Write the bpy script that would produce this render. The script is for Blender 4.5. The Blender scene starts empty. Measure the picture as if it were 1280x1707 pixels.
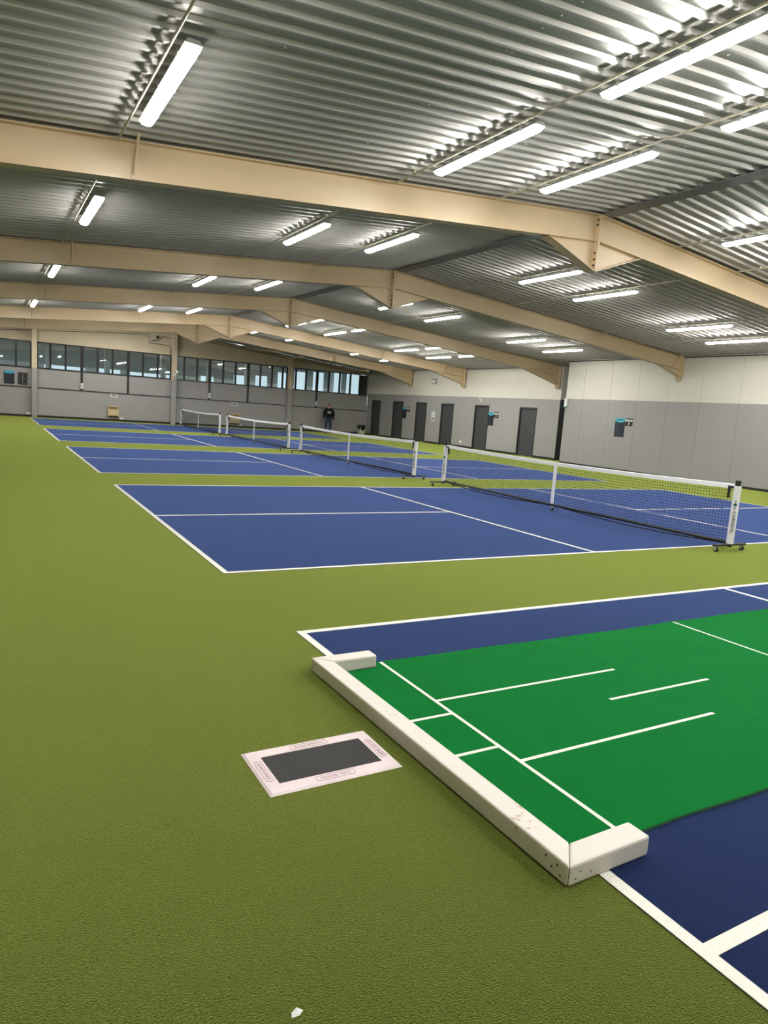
import bpy, bmesh, math, random
from mathutils import Vector, Matrix
random.seed(7)
S = bpy.context.scene
COL = S.collection
PI = math.pi

# ------------------------------------------------------------------ camera
cam_d = bpy.data.cameras.new('camera'); cam = bpy.data.objects.new('camera', cam_d); COL.objects.link(cam)
cam.location = (-1.786617, -5.740823, 1.504295)
cam.rotation_euler = (1.425089, -0.071819, -0.518787)
cam_d.sensor_fit = 'VERTICAL'; cam_d.sensor_height = 36.0
cam_d.lens = 36.0 * 1147.272 / 1707.0
cam_d.clip_start = 0.05; cam_d.clip_end = 300
S.camera = cam
# ------------------------------------------------------------------ light and exposure
LAMP = 72.0                      # emission of the tube lights' diffusers
S.view_settings.view_transform = 'Standard'; S.view_settings.look = 'None'
S.view_settings.gamma = 1.0; S.view_settings.use_curve_mapping = False
S.view_settings.exposure = 0.0
W = bpy.data.worlds.new('daylight'); S.world = W; W.use_nodes = True
bg = W.node_tree.nodes['Background']
bg.inputs[0].default_value = (0.76, 0.89, 1.0, 1); bg.inputs[1].default_value = 1.15
S.cycles.max_bounces = 8; S.cycles.diffuse_bounces = 5; S.cycles.glossy_bounces = 4
S.cycles.transparent_max_bounces = 12; S.cycles.sample_clamp_indirect = 6.0
S.cycles.caustics_reflective = False; S.cycles.caustics_refractive = False

# ------------------------------------------------------------------ materials
def srgb(r, g, b):
    f = lambda c: (c/255/12.92) if c/255 <= .04045 else ((c/255+.055)/1.055)**2.4
    return (f(r), f(g), f(b), 1)
def mat(name, col, rough=.6, metal=0, noise=0.0, nscale=5.0, bump=0.0, bscale=200.0, spec=.5, stretch=None, col2=None, ndetail=4):
    m = bpy.data.materials.new(name); m.use_nodes = True
    nt = m.node_tree; N = nt.nodes; L = nt.links; b = N['Principled BSDF']
    b.inputs['Roughness'].default_value = rough; b.inputs['Metallic'].default_value = metal
    b.inputs['Specular IOR Level'].default_value = spec
    b.inputs['Base Color'].default_value = col
    tc = N.new('ShaderNodeTexCoord'); src = tc.outputs['Object']
    if stretch:
        mp = N.new('ShaderNodeMapping'); mp.inputs['Scale'].default_value = stretch
        L.new(src, mp.inputs['Vector']); src = mp.outputs[0]
    if noise or col2:
        n = N.new('ShaderNodeTexNoise'); n.inputs['Scale'].default_value = nscale; n.inputs['Detail'].default_value = ndetail
        L.new(src, n.inputs['Vector'])
        mx = N.new('ShaderNodeMix'); mx.data_type = 'RGBA'
        c2 = col2 or tuple(max(0, c*(1-noise)) for c in col[:3])+(1,)
        c1 = col if col2 else tuple(min(1, c*(1+noise)) for c in col[:3])+(1,)
        mx.inputs[6].default_value = c2; mx.inputs[7].default_value = c1
        mr = N.new('ShaderNodeMapRange'); mr.inputs[1].default_value = .3; mr.inputs[2].default_value = .7
        L.new(n.outputs[0], mr.inputs[0]); L.new(mr.outputs[0], mx.inputs[0]); L.new(mx.outputs[2], b.inputs['Base Color'])
    if bump:
        n2 = N.new('ShaderNodeTexNoise'); n2.inputs['Scale'].default_value = bscale; n2.inputs['Detail'].default_value = 3
        L.new(src, n2.inputs['Vector'])
        bp = N.new('ShaderNodeBump'); bp.inputs['Strength'].default_value = bump; bp.inputs['Distance'].default_value = .004
        L.new(n2.outputs[0], bp.inputs['Height']); L.new(bp.outputs[0], b.inputs['Normal'])
    return m
def carpet(name, dark, light, fine=260.0, big=2.2, bigamt=.10, bump=.7, sheen=1.0, tint=None, rowstretch=1.0):
    """short pile carpet: fleck from a fine noise, slow tonal drift from a coarse one"""
    m = bpy.data.materials.new(name); m.use_nodes = True
    nt = m.node_tree; N = nt.nodes; L = nt.links; b = N['Principled BSDF']
    b.inputs['Roughness'].default_value = .95; b.inputs['Specular IOR Level'].default_value = .06
    if 'Sheen Weight' in b.inputs:
        b.inputs['Sheen Weight'].default_value = sheen; b.inputs['Sheen Roughness'].default_value = .4
        b.inputs['Sheen Tint'].default_value = tint or light
    tc = N.new('ShaderNodeTexCoord')
    n1 = N.new('ShaderNodeTexNoise'); n1.inputs['Scale'].default_value = fine; n1.inputs['Detail'].default_value = 2
    n3 = N.new('ShaderNodeTexNoise'); n3.inputs['Scale'].default_value = fine*.42; n3.inputs['Detail'].default_value = 2
    n2 = N.new('ShaderNodeTexNoise'); n2.inputs['Scale'].default_value = big; n2.inputs['Detail'].default_value = 5
    mp = N.new('ShaderNodeMapping'); mp.inputs['Scale'].default_value = (rowstretch, 1, 1); L.new(tc.outputs['Object'], mp.inputs['Vector'])
    L.new(tc.outputs['Object'], n2.inputs['Vector'])
    for n in (n1, n3): L.new(mp.outputs[0], n.inputs['Vector'])
    add = N.new('ShaderNodeMath'); add.operation = 'MULTIPLY_ADD'; add.inputs[1].default_value = .6
    L.new(n3.outputs[0], add.inputs[0])
    sc = N.new('ShaderNodeMath'); sc.operation = 'MULTIPLY'; sc.inputs[1].default_value = .4
    L.new(n1.outputs[0], sc.inputs[0]); L.new(sc.outputs[0], add.inputs[2])
    mr = N.new('ShaderNodeMapRange'); mr.inputs[1].default_value = .38; mr.inputs[2].default_value = .62
    L.new(add.outputs[0], mr.inputs[0])
    mx = N.new('ShaderNodeMix'); mx.data_type = 'RGBA'; mx.inputs[6].default_value = dark; mx.inputs[7].default_value = light
    L.new(mr.outputs[0], mx.inputs[0])
    hs = N.new('ShaderNodeHueSaturation'); L.new(mx.outputs[2], hs.inputs['Color'])
    m2 = N.new('ShaderNodeMapRange'); m2.inputs[1].default_value = .3; m2.inputs[2].default_value = .7
    m2.inputs[3].default_value = 1-bigamt; m2.inputs[4].default_value = 1+bigamt
    L.new(n2.outputs[0], m2.inputs[0]); L.new(m2.outputs[0], hs.inputs['Value'])
    L.new(hs.outputs[0], b.inputs['Base Color'])
    bp = N.new('ShaderNodeBump'); bp.inputs['Strength'].default_value = bump; bp.inputs['Distance'].default_value = .006
    L.new(add.outputs[0], bp.inputs['Height']); L.new(bp.outputs[0], b.inputs['Normal'])
    return m
def emit(name, col, strength):
    m = bpy.data.materials.new(name); m.use_nodes = True
    b = m.node_tree.nodes['Principled BSDF']
    b.inputs['Base Color'].default_value = (.8, .8, .8, 1)
    b.inputs['Emission Color'].default_value = col; b.inputs['Emission Strength'].default_value = strength
    return m
def glass(name):
    m = bpy.data.materials.new(name); m.use_nodes = True
    nt = m.node_tree; N = nt.nodes; L = nt.links; N.clear()
    o = N.new('ShaderNodeOutputMaterial'); mix = N.new('ShaderNodeMixShader')
    fr = N.new('ShaderNodeFresnel'); fr.inputs[0].default_value = 1.9
    tr = N.new('ShaderNodeBsdfTransparent'); tr.inputs[0].default_value = (.86, .92, .92, 1)
    gl = N.new('ShaderNodeBsdfGlossy'); gl.inputs['Roughness'].default_value = .02
    L.new(fr.outputs[0], mix.inputs[0]); L.new(tr.outputs[0], mix.inputs[1]); L.new(gl.outputs[0], mix.inputs[2]); L.new(mix.outputs[0], o.inputs[0])
    return m

M = {}
M['turf'] = carpet('olive_green_carpet', srgb(14, 20, 1), srgb(78, 92, 34), 560, 1.6, .05, 1.3, 1.0, srgb(222, 238, 120), .5)
M['blue'] = carpet('blue_carpet', srgb(1, 5, 24), srgb(13, 25, 64), 520, 2.0, .04, .7, 1.0, srgb(120, 150, 226))
M['line'] = mat('white_line_carpet', srgb(226, 224, 214), .9, noise=.07, nscale=90, bump=.5, bscale=240, spec=.1)
M['bowls'] = carpet('bright_green_felt', srgb(2, 86, 31), srgb(12, 110, 48), 520, 3.0, .05, .35, .22, srgb(50, 200, 100))
M['bowls_edge'] = mat('dark_green_selvedge', srgb(26, 70, 44), .95, noise=.3, nscale=150)
M['fender'] = None
M['steel'] = mat('galvanised_deck', srgb(190, 188, 182), .44, .40, noise=.06, nscale=3.5, stretch=(.15, 3, 1))
M['flash'] = mat('grey_flashing', srgb(118, 122, 124), .45, .3)
M['cream'] = mat('cream_steel_paint', srgb(216, 193, 156), .38, noise=.03, nscale=3, spec=.5)
M['cream2'] = mat('cream_wall_paint', srgb(222, 206, 176), .8, noise=.03, nscale=2)
M['bolt'] = mat('dark_bolt_steel', srgb(92, 84, 74), .4, .7)
M['white_wall'] = mat('white_wall_paint', srgb(218, 214, 200), .75, noise=.02, nscale=2)
M['grey_wall'] = mat('grey_wall_paint', srgb(158, 156, 152), .7, noise=.02, nscale=2)
M['grey_wall_lit'] = mat('grey_wall_paint_lit', srgb(172, 170, 166), .7, noise=.02, nscale=2)  # right wall's grey, with the far end's missing light put into the colour
M['grey_dark'] = mat('pale_grey_paint', srgb(204, 203, 196), .7)
M['charcoal'] = mat('charcoal_paint', srgb(60, 60, 60), .6)
M['black'] = mat('black_metal', srgb(26, 26, 27), .45)
M['rubber'] = mat('black_rubber', srgb(22, 22, 23), .75)
M['door'] = mat('dark_grey_door', srgb(66, 66, 68), .5, noise=.03, nscale=4)
M['doorframe'] = mat('dark_grey_frame', srgb(50, 50, 52), .5)
M['chrome'] = mat('brushed_steel', srgb(205, 205, 205), .3, .9)
M['white'] = mat('white_plastic', srgb(236, 236, 232), .45)
M['offwhite'] = mat('white_vinyl', srgb(226, 225, 228), .5, noise=.05, nscale=30, bump=.25, bscale=40)
M['tape'] = mat('white_net_tape', srgb(240, 240, 242), .6, noise=.02, nscale=20)
M['netblack'] = mat('black_net_cord', srgb(24, 25, 28), .8)
M['lamp'] = emit('tube_light_diffuser', (1.0, .985, .94, 1), LAMP)
M['lampbody'] = mat('grey_lamp_housing', srgb(170, 172, 170), .5)
M['pipe'] = mat('cream_conduit', srgb(204, 196, 172), .45)
M['glass'] = glass('window_glass')
M['winframe'] = mat('black_window_frame', srgb(24, 25, 26), .4)
M['navy'] = mat('navy_board', srgb(15, 22, 38), .5)
M['teal'] = mat('teal_print', srgb(70, 178, 200), .5)
M['tealdark'] = mat('dark_teal_print', srgb(14, 84, 104), .5)
M['print'] = mat('pale_print', srgb(72, 82, 98), .6)
M['signblack'] = mat('black_sign', srgb(14, 14, 16), .5)
M['paper'] = mat('white_paper', srgb(228, 228, 224), .8)
M['papergrey'] = mat('grey_print', srgb(150, 152, 154), .8)
M['paperblue'] = mat('pale_blue_print', srgb(190, 206, 226), .8)
M['red'] = mat('rust_red_print', srgb(150, 84, 78), .8)
M['beige'] = mat('beige_heater_enamel', srgb(222, 200, 154), .45)
M['brown'] = mat('brown_grille', srgb(150, 122, 84), .5)
M['cable'] = mat('brown_cable', srgb(74, 52, 44), .6)
M['mat_border'] = mat('pale_pink_rubber', srgb(224, 206, 208), .6, noise=.04, nscale=14, bump=.1, bscale=60)
M['emboss'] = mat('faded_embossing', srgb(190, 168, 176), .65)
M['bin'] = mat('cream_bin_plastic', srgb(214, 210, 186), .5)
M['skin'] = mat('skin', srgb(222, 178, 152), .5, noise=.04, nscale=20)
M['hair'] = mat('dark_brown_hair', srgb(34, 24, 22), .6)
M['hoodie'] = mat('black_hoodie_cloth', srgb(17, 17, 21), .9, bump=.3, bscale=60)
M['jeans'] = mat('blue_denim', srgb(44, 60, 90), .85, noise=.25, nscale=14)
M['shoe'] = mat('black_shoe', srgb(20, 20, 22), .6)
M['eye'] = mat('dark_eye', srgb(30, 22, 20), .3)
M['lip'] = mat('lip', srgb(176, 110, 100), .5)
M['green'] = mat('dark_green_logo', srgb(10, 88, 72), .5)
M['ink'] = mat('dark_grey_lettering', srgb(70, 72, 82), .6)
M['concrete'] = mat('grey_hall_floor', srgb(150, 152, 150), .7)
M['hallwall'] = mat('far_hall_wall', srgb(206, 212, 212), .8)
M['hallroof'] = mat('far_hall_roof', srgb(156, 164, 164), .7)
M['halllight'] = emit('far_hall_lamp', (.95, 1, 1, 1), 22.0)

def ribbed_rubber():
    m = mat('dark_grey_ribbed_rubber', srgb(42, 40, 41), .7)
    nt = m.node_tree; N = nt.nodes; L = nt.links; b = N['Principled BSDF']
    tc = N.new('ShaderNodeTexCoord'); w = N.new('ShaderNodeTexWave'); w.bands_direction = 'X'
    w.inputs['Scale'].default_value = 40; w.inputs['Distortion'].default_value = .4
    L.new(tc.outputs['Object'], w.inputs['Vector'])
    v = N.new('ShaderNodeTexVoronoi'); v.inputs['Scale'].default_value = 170; L.new(tc.outputs['Object'], v.inputs['Vector'])
    ad = N.new('ShaderNodeMath'); L.new(w.outputs[1], ad.inputs[0]); L.new(v.outputs[0], ad.inputs[1])
    bp = N.new('ShaderNodeBump'); bp.inputs['Strength'].default_value = .8; bp.inputs['Distance'].default_value = .003
    L.new(ad.outputs[0], bp.inputs['Height']); L.new(bp.outputs[0], b.inputs['Normal'])
    return m
M['ribbed'] = ribbed_rubber()
def painted_timber():
    m = mat('worn_white_paint', srgb(232, 222, 206), .55)
    nt = m.node_tree; N = nt.nodes; L = nt.links; b = N['Principled BSDF']
    tc = N.new('ShaderNodeTexCoord')
    n = N.new('ShaderNodeTexNoise'); n.inputs['Scale'].default_value = 34; n.inputs['Detail'].default_value = 8
    L.new(tc.outputs['Object'], n.inputs['Vector'])
    n2 = N.new('ShaderNodeTexNoise'); n2.inputs['Scale'].default_value = 4.5; L.new(tc.outputs['Object'], n2.inputs['Vector'])
    ml = N.new('ShaderNodeMath'); ml.operation = 'MULTIPLY'; L.new(n.outputs[0], ml.inputs[0]); L.new(n2.outputs[0], ml.inputs[1])
    cr = N.new('ShaderNodeValToRGB'); cr.color_ramp.elements[0].position = .40; cr.color_ramp.elements[0].color = (0, 0, 0, 1)
    cr.color_ramp.elements[1].position = .45; cr.color_ramp.elements[1].color = (1, 1, 1, 1)
    L.new(ml.outputs[0], cr.inputs[0])
    mx = N.new('ShaderNodeMix'); mx.data_type = 'RGBA'; mx.inputs[6].default_value = srgb(212, 205, 196); mx.inputs[7].default_value = srgb(176, 152, 122)
    L.new(cr.outputs[0], mx.inputs[0]); L.new(mx.outputs[2], b.inputs['Base Color'])
    return m
M['fender'] = painted_timber()

# ------------------------------------------------------------------ mesh helpers
class MB:
    def __init__(s): s.bm = bmesh.new(); s.mats = []; s.cur = 0
    def use(s, m):
        if m not in s.mats: s.mats.append(m)
        s.cur = s.mats.index(m); return s
    def _f(s, vs):
        f = s.bm.faces.new(vs); f.material_index = s.cur; return f
    def box(s, x0, x1, y0, y1, z0, z1, mtx=None):
        c = [(x0,y0,z0),(x1,y0,z0),(x1,y1,z0),(x0,y1,z0),(x0,y0,z1),(x1,y0,z1),(x1,y1,z1),(x0,y1,z1)]
        v = [s.bm.verts.new((mtx @ Vector(p)) if mtx else p) for p in c]
        for q in ((3,2,1,0),(4,5,6,7),(0,1,5,4),(1,2,6,5),(2,3,7,6),(3,0,4,7)): s._f([v[i] for i in q])
        return s
    def bbox(s, x0, x1, y0, y1, z0, z1, r=.01, seg=2, mtx=None):
        b2 = bmesh.new(); bmesh.ops.create_cube(b2, size=1)
        for v in b2.verts: v.co = Vector((x0+(v.co.x+.5)*(x1-x0), y0+(v.co.y+.5)*(y1-y0), z0+(v.co.z+.5)*(z1-z0)))
        bmesh.ops.bevel(b2, geom=b2.edges[:], offset=r, segments=seg, affect='EDGES', profile=.5)
        s.merge(b2, mtx); return s
    def merge(s, b2, mtx=None):
        mp = {}
        for v in b2.verts: mp[v] = s.bm.verts.new(mtx @ v.co if mtx else v.co)
        for f in b2.faces:
            try: s._f([mp[v] for v in f.verts])
            except ValueError: pass
        b2.free()
    def extrude(s, poly, vec):
        """poly: list of 3D points, extruded by vec"""
        vec = Vector(vec)
        a = [s.bm.verts.new(p) for p in poly]; b = [s.bm.verts.new(Vector(p)+vec) for p in poly]
        s._f(a[::-1]); s._f(b); n = len(a)
        for i in range(n): s._f([a[i], a[(i+1)%n], b[(i+1)%n], b[i]])
        return s
    def tube(s, pts, r, seg=8, cap=True, rs=None):
        pts = [Vector(p) for p in pts]; rings = []
        up = None
        for i, p in enumerate(pts):
            d = (pts[min(i+1, len(pts)-1)]-pts[max(i-1, 0)]).normalized()
            if up is None:
                up = Vector((0,0,1)) if abs(d.z) < .9 else Vector((1,0,0))
            x = d.cross(up).normalized(); y = x.cross(d).normalized(); up = y
            rr = rs[i] if rs else r
            rings.append([s.bm.verts.new(p+x*rr*math.cos(2*PI*k/seg)+y*rr*math.sin(2*PI*k/seg)) for k in range(seg)])
        for a, b in zip(rings, rings[1:]):
            for k in range(seg): s._f([a[k], a[(k+1)%seg], b[(k+1)%seg], b[k]])
        if cap: s._f(rings[0][::-1]); s._f(rings[-1])
        return s
    def lathe(s, prof, c=(0,0,0), seg=24, sx=1, sy=1):
        rings = []
        for r, z in prof:
            rings.append([s.bm.verts.new((c[0]+r*sx*math.cos(2*PI*k/seg), c[1]+r*sy*math.sin(2*PI*k/seg), c[2]+z)) for k in range(seg)])
        for a, b in zip(rings, rings[1:]):
            for k in range(seg): s._f([a[k], a[(k+1)%seg], b[(k+1)%seg], b[k]])
        s._f(rings[0][::-1]); s._f(rings[-1]); return s
    def sphere(s, c, r, sc=(1,1,1), u=12, v=8):
        b2 = bmesh.new(); bmesh.ops.create_uvsphere(b2, u_segments=u, v_segments=v, radius=r)
        for w in b2.verts: w.co = Vector((c[0]+w.co.x*sc[0], c[1]+w.co.y*sc[1], c[2]+w.co.z*sc[2]))
        s.merge(b2); return s
    def build(s, name, m=None, parent=None, smooth=False, bevel=0, loc=None):
        bmesh.ops.recalc_face_normals(s.bm, faces=s.bm.faces[:])
        me = bpy.data.meshes.new(name)
        s.bm.to_mesh(me); s.bm.free()
        for mm in (s.mats or [m]): me.materials.append(M[mm] if isinstance(mm, str) else mm)
        if smooth:
            for p in me.polygons: p.use_smooth = True
        o = bpy.data.objects.new(name, me); COL.objects.link(o)
        if parent: o.parent = parent
        if loc: o.location = loc
        if bevel:
            md = o.modifiers.new('bevel', 'BEVEL'); md.width = bevel; md.segments = 2; md.limit_method = 'ANGLE'
        return o
def text_mesh(txt, size, extrude=.001, align='CENTER', bold=0.0, sx=1.0):
    cu = bpy.data.curves.new('lettering', 'FONT'); cu.body = txt; cu.size = size; cu.extrude = extrude
    cu.align_x = align; cu.align_y = 'CENTER'; cu.offset = bold; cu.resolution_u = 3
    o = bpy.data.objects.new('lettering', cu); COL.objects.link(o)
    dg = bpy.context.evaluated_depsgraph_get(); dg.update()
    me = bpy.data.meshes.new_from_object(o.evaluated_get(dg))
    bpy.data.objects.remove(o); bpy.data.curves.remove(cu)
    if sx != 1.0: me.transform(Matrix.Diagonal((sx, 1, 1, 1)))
    return me
def text_obj(name, txt, size, m, parent, mtx, extrude=.001, bold=0.0, sx=1.0):
    me = text_mesh(txt, size, extrude, bold=bold, sx=sx); me.name = name
    me.transform(mtx); me.materials.clear(); me.materials.append(M[m])
    o = bpy.data.objects.new(name, me); COL.objects.link(o); o.parent = parent
    return o
def tag(o, label=None, cat=None, group=None, kind=None):
    if label: o['label'] = label
    if cat: o['category'] = cat
    if group: o['group'] = group
    if kind: o['kind'] = kind
    return o
def thing(name, label, cat, loc=(0,0,0), rz=0, group=None):
    o = bpy.data.objects.new(name, None); COL.objects.link(o); o.empty_display_size = .1
    o.location = loc; o.rotation_euler = (0, 0, rz)
    return tag(o, label, cat, group)
def struct(o, label=None, cat='room'):
    return tag(o, label, cat, None, 'structure')
def dup(root, loc, rz=0, label=None):
    r = root.copy(); COL.objects.link(r); r.location = loc; r.rotation_euler = (0, 0, rz)
    if label: r['label'] = label
    for ch in list(root.children):
        c = ch.copy(); COL.objects.link(c); c.parent = r
        for g in list(ch.children):
            d = g.copy(); COL.objects.link(d); d.parent = c
    return r
def loft_line(name, x0, x1, y0, y1, z0, z1, m, parent):
    return MB().box(x0, x1, y0, y1, z0, z1).build(name, m, parent)

# ------------------------------------------------------------------ hall dimensions (metres)
XR, XC, XL = 18.52, 17.55, -5.1           # door wall, panelled wall, left wall
YF, YB = 31.97, -13.0                     # window wall, wall behind
XM, ZM, SL = 6.7, 4.83, .087              # ridge
def roof(x): return ZM - SL*abs(x-XM)
ZG = 2.475                                # white over grey
ZW0, ZW1 = 2.34, 3.60                     # window band

# ------------------------------------------------------------------ floor, ceiling
struct(MB().box(XL-.2, 19.6, YB-.2, YF+.2, -.1, 0).build('floor', 'turf'), 'olive green carpet floor of the sports hall', 'floor')
def deck(name, xa, xb, label):
    b = MB().use('steel')
    p = .207; prof = [(0, 0), (.034, 0), (.050, .034), (.191, .034)]
    ys = []
    y = YB
    while y < YF+.05:
        for dy, dz in prof: ys.append((y+dy, dz))
        y += p
    ys = [(yy, dz) for yy, dz in ys if yy <= YF]
    A = [b.bm.verts.new((xa, yy, roof(xa)+.015+dz)) for yy, dz in ys]
    B = [b.bm.verts.new((xb, yy, roof(xb)+.015+dz)) for yy, dz in ys]
    for i in range(len(ys)-1): b._f([A[i], A[i+1], B[i+1], B[i]])
    b._f([b.bm.verts.new(q) for q in ((xa, YB, roof(xa)+.09), (xb, YB, roof(xb)+.09), (xb, YF, roof(xb)+.09), (xa, YF, roof(xa)+.09))])
    return struct(b.build(name, 'steel'), label, 'ceiling')
ceiling = deck('ceiling_left', XL-.1, XM, 'corrugated galvanised roof deck left of the ridge')
deck('ceiling_right', XM, 19.6, 'corrugated galvanised roof deck right of the ridge')
sb = MB().use('white')
for x in [-1.3+1.62*i for i in range(13)]:
    for k in range(70):
        y = YB + .207*(50+2*k) + .126
        if (k*7+int(x*3)) % 3 == 0 and y < 27: sb.sphere((x+.02*math.sin(k*2.1), y, roof(x)+.048), .013, (1, 1, .8), 6, 4)
for k in range(120):
    y = YB+.207*(50+k)+.126
    sb.sphere((6.99, y, roof(6.99)+.006), .012, (1, 1, .8), 6, 4)
    if k % 1 == 0 and y < 21: sb.sphere((1.9, y, roof(1.9)+.048), .011, (1, 1, .8), 6, 4); sb.sphere((12.0, y, roof(12)+.048), .011, (1, 1, .8), 6, 4)
so = sb.build('roof_screw', 'white', ceiling); so['kind'] = 'stuff'
fl = MB()
for y0, y1 in ((YB+.1, 2.62), (2.84, 9.05), (9.26, 15.45), (15.66, 21.92), (22.13, 26.84), (27.05, YF-.05)):
    fl.extrude([(XM+.0, y0, ZM-.002), (XM+.21, y0, roof(XM+.21)-.002), (XM+.21, y0, roof(XM+.21)+.012), (XM, y0, ZM+.012)], (0, y1-y0, 0))
struct(fl.build('trim_1', 'flash'), 'grey ridge flashing along the top of the roof', 'ridge flashing')

# ------------------------------------------------------------------ walls
# right wall with six door openings
doors = [(30.28, 31.31), (27.67, 28.80), (25.28, 26.34), (22.81, 23.92), (19.98, 21.08), (16.73, 17.84)]
ZD = 2.11
b = MB().use('grey_wall')
ys = 15.42
for a, c in sorted(doors):
    b.box(XR, XR+.2, ys, a, 0, ZD); ys = c
b.box(XR, XR+.2, ys, YF, 0, ZD)
b.box(XR, XR+.2, 15.42, YF, ZD, ZG)
b.use('white_wall').box(XR, XR+.2, 15.42, YF, ZG, 3.83)
struct(b.build('wall_right'), 'right wall white above and grey below with six dark doors', 'wall')
b = MB().use('charcoal').box(XR, 19.4, 15.40, 15.42, 0, ZG).use('grey_dark').box(XR, 19.4, 15.40, 15.42, ZG, 3.83)
struct(b.build('trim_2'), 'dark painted return between door wall and panelled wall', 'wall return')
b = MB().use('grey_wall')
seams = [14.12, 13.23, 11.95, 10.73, 9.50, 8.30, 6.98, 5.76, 4.54, 3.32, 2.1, .88, -.34, -1.56, -2.78, -4, -5.2, -6.4, -7.6, -8.8, -10, -11.2, YB]
for a, c in zip(seams, seams[1:]):
    g = .004
    b.use('grey_wall').box(XC, XC+.06, c+g, a-g, 0, ZG); b.use('white_wall').box(XC, XC+.06, c+g, a-g, ZG, 3.925)
b.use('grey_dark').box(XC+.012, XC+.06, YB, 14.1, 0, 3.9)
b.use('grey_wall').box(XC+.06, 19.4, 14.06, 14.12, 0, ZG); b.use('white_wall').box(XC+.06, 19.4, 14.06, 14.12, ZG, 3.75)
b.use('grey_wall').box(19.4, 19.5, 14.06, 15.42, 0, 3.74)
struct(b.build('wall_right_panelled'), 'nearer stretch of right wall in seamed white and grey panels', 'wall')
b = MB().use('grey_wall').box(XL-.15, XL, YB, YF, 0, ZG).use('cream2').box(XL-.15, XL, YB, YF, ZG, roof(XL))
struct(b.build('wall_left'), 'left wall of the hall, outside the frame', 'wall')
b = MB().use('white_wall').box(XL, 19.5, YB-.15, YB, 0, ZG).use('white_wall').extrude([(XL, YB-.15, ZG), (19.5, YB-.15, ZG), (19.5, YB-.15, roof(19.5)), (XM, YB-.15, ZM), (XL, YB-.15, roof(XL))], (0, .15, 0))
struct(b.build('wall_back'), 'wall behind the camera', 'wall')
# window wall
b = MB().use('grey_wall_lit').box(XL, XR, YF, YF+.2, 0, 1.41).box(XL, XR, YF+.03, YF+.2, 1.41, ZW0)
b.use('cream2').extrude([(XL, YF, ZW1), (XR, YF, ZW1), (XR, YF, roof(XR)), (XM, YF, ZM), (XL, YF, roof(XL))], (0, .2, 0))
b.use('grey_wall_lit').box(18.42, XR, YF, YF+.2, ZW0, ZW1)
struct(b.build('wall_far'), 'far gable wall grey below and cream above the ribbon windows', 'wall')
# skirtings
b = MB()
ys = 15.42
for a, c in sorted(doors): b.box(XR-.015, XR, ys, a, 0, .09); ys = c
b.box(XR-.015, XR, ys, YF, 0, .09)
struct(b.build('baseboard_right', 'black'), 'black skirting along the door wall', 'baseboard')
struct(MB().box(XC-.015, XC, YB, 14.12, 0, .07).build('baseboard_panelled', 'black'), 'black skirting along the panelled wall', 'baseboard')
b = MB().box(XL, XR-.02, YF-.015, YF, 0, .10)
struct(b.build('baseboard_far', 'black'), 'black skirting along the window wall', 'baseboard')
posts_x = [.25, 6.81, 13.34]
b = MB()
for x0, x1 in ((XL, .12), (.38, 6.68), (6.94, 13.21), (13.47, XR-.01)): b.box(x0, x1, YF-.03, YF, 1.40, 1.44)
struct(b.build('trim_3', 'winframe'), 'thin black rail running along the grey window wall', 'rail')
b = MB()
for x in (2.37, 4.55, 8.75, 10.92, 15.10): b.box(x-.045, x+.045, YF-.02, YF+.06, 1.44, ZW0)
struct(b.build('trim_4', 'winframe'), 'black posts between window wall panels', 'trim')
# dark strips painted as the shade of the gap at the eaves
struct(MB().box(XC-.02, XC, YB, 14.12, 3.86, 3.89).build('trim_5', 'winframe'), 'dark strip painted as shade where panelled wall meets roof', 'trim')
struct(MB().box(XR-.02, XR, 15.7, YF, 3.775, 3.80).build('trim_6', 'winframe'), 'dark strip painted as shade where door wall meets roof', 'trim')

# windows: a ribbon of panes between the posts
bays = [([-5.0, -4.27, -3.54, -2.8, -2.02, -1.24, -.516, .12], 'window_1', 'left end of the ribbon window beside the posters'),
        ([.38, .954, 1.63, 2.37, 3.09, 3.80, 4.55, 5.273, 6.01, 6.68], 'window_2', 'ribbon window bay between first and second grey posts'),
        ([6.94, 7.383, 8.066, 8.75, 9.489, 10.183, 10.92, 11.616, 12.302, 12.943, 13.21], 'window_3', 'ribbon window bay between second and third grey posts'),
        ([13.47, 13.755, 14.393, 15.10, 15.859, 16.572, 17.282, 17.93], 'window_4', 'ribbon window bay right of the third grey post')]
heavy = {2.37, 4.55, 8.75, 10.92, 15.10}
for xs, nm, lb in bays:
    w = struct(thing(nm, None, None), lb, 'window')
    MB().box(xs[0], xs[-1], YF-.01, YF+.09, ZW0, ZW0+.05).build('window_sill', 'winframe', w)
    MB().box(xs[0], xs[-1], YF-.01, YF+.09, ZW1-.05, ZW1).build('window_head', 'winframe', w)
    for x in xs:
        h = .07 if x in heavy else .04
        MB().box(x-h, x+h, YF-.02, YF+.09, ZW0+.05, ZW1-.05).build('mullion', 'winframe', w)
    for xa, xb in zip(xs, xs[1:]):
        if xb-xa < .2: continue
        MB().box(xa+.035, xb-.035, YF+.045, YF+.052, ZW0+.05, ZW1-.05).build('pane', 'glass', w)
    if nm == 'window_4':
        MB().box(17.95, 18.42, YF-.01, YF+.08, ZW0, ZW1-.08).build('blank_panel', 'charcoal', w)

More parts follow.
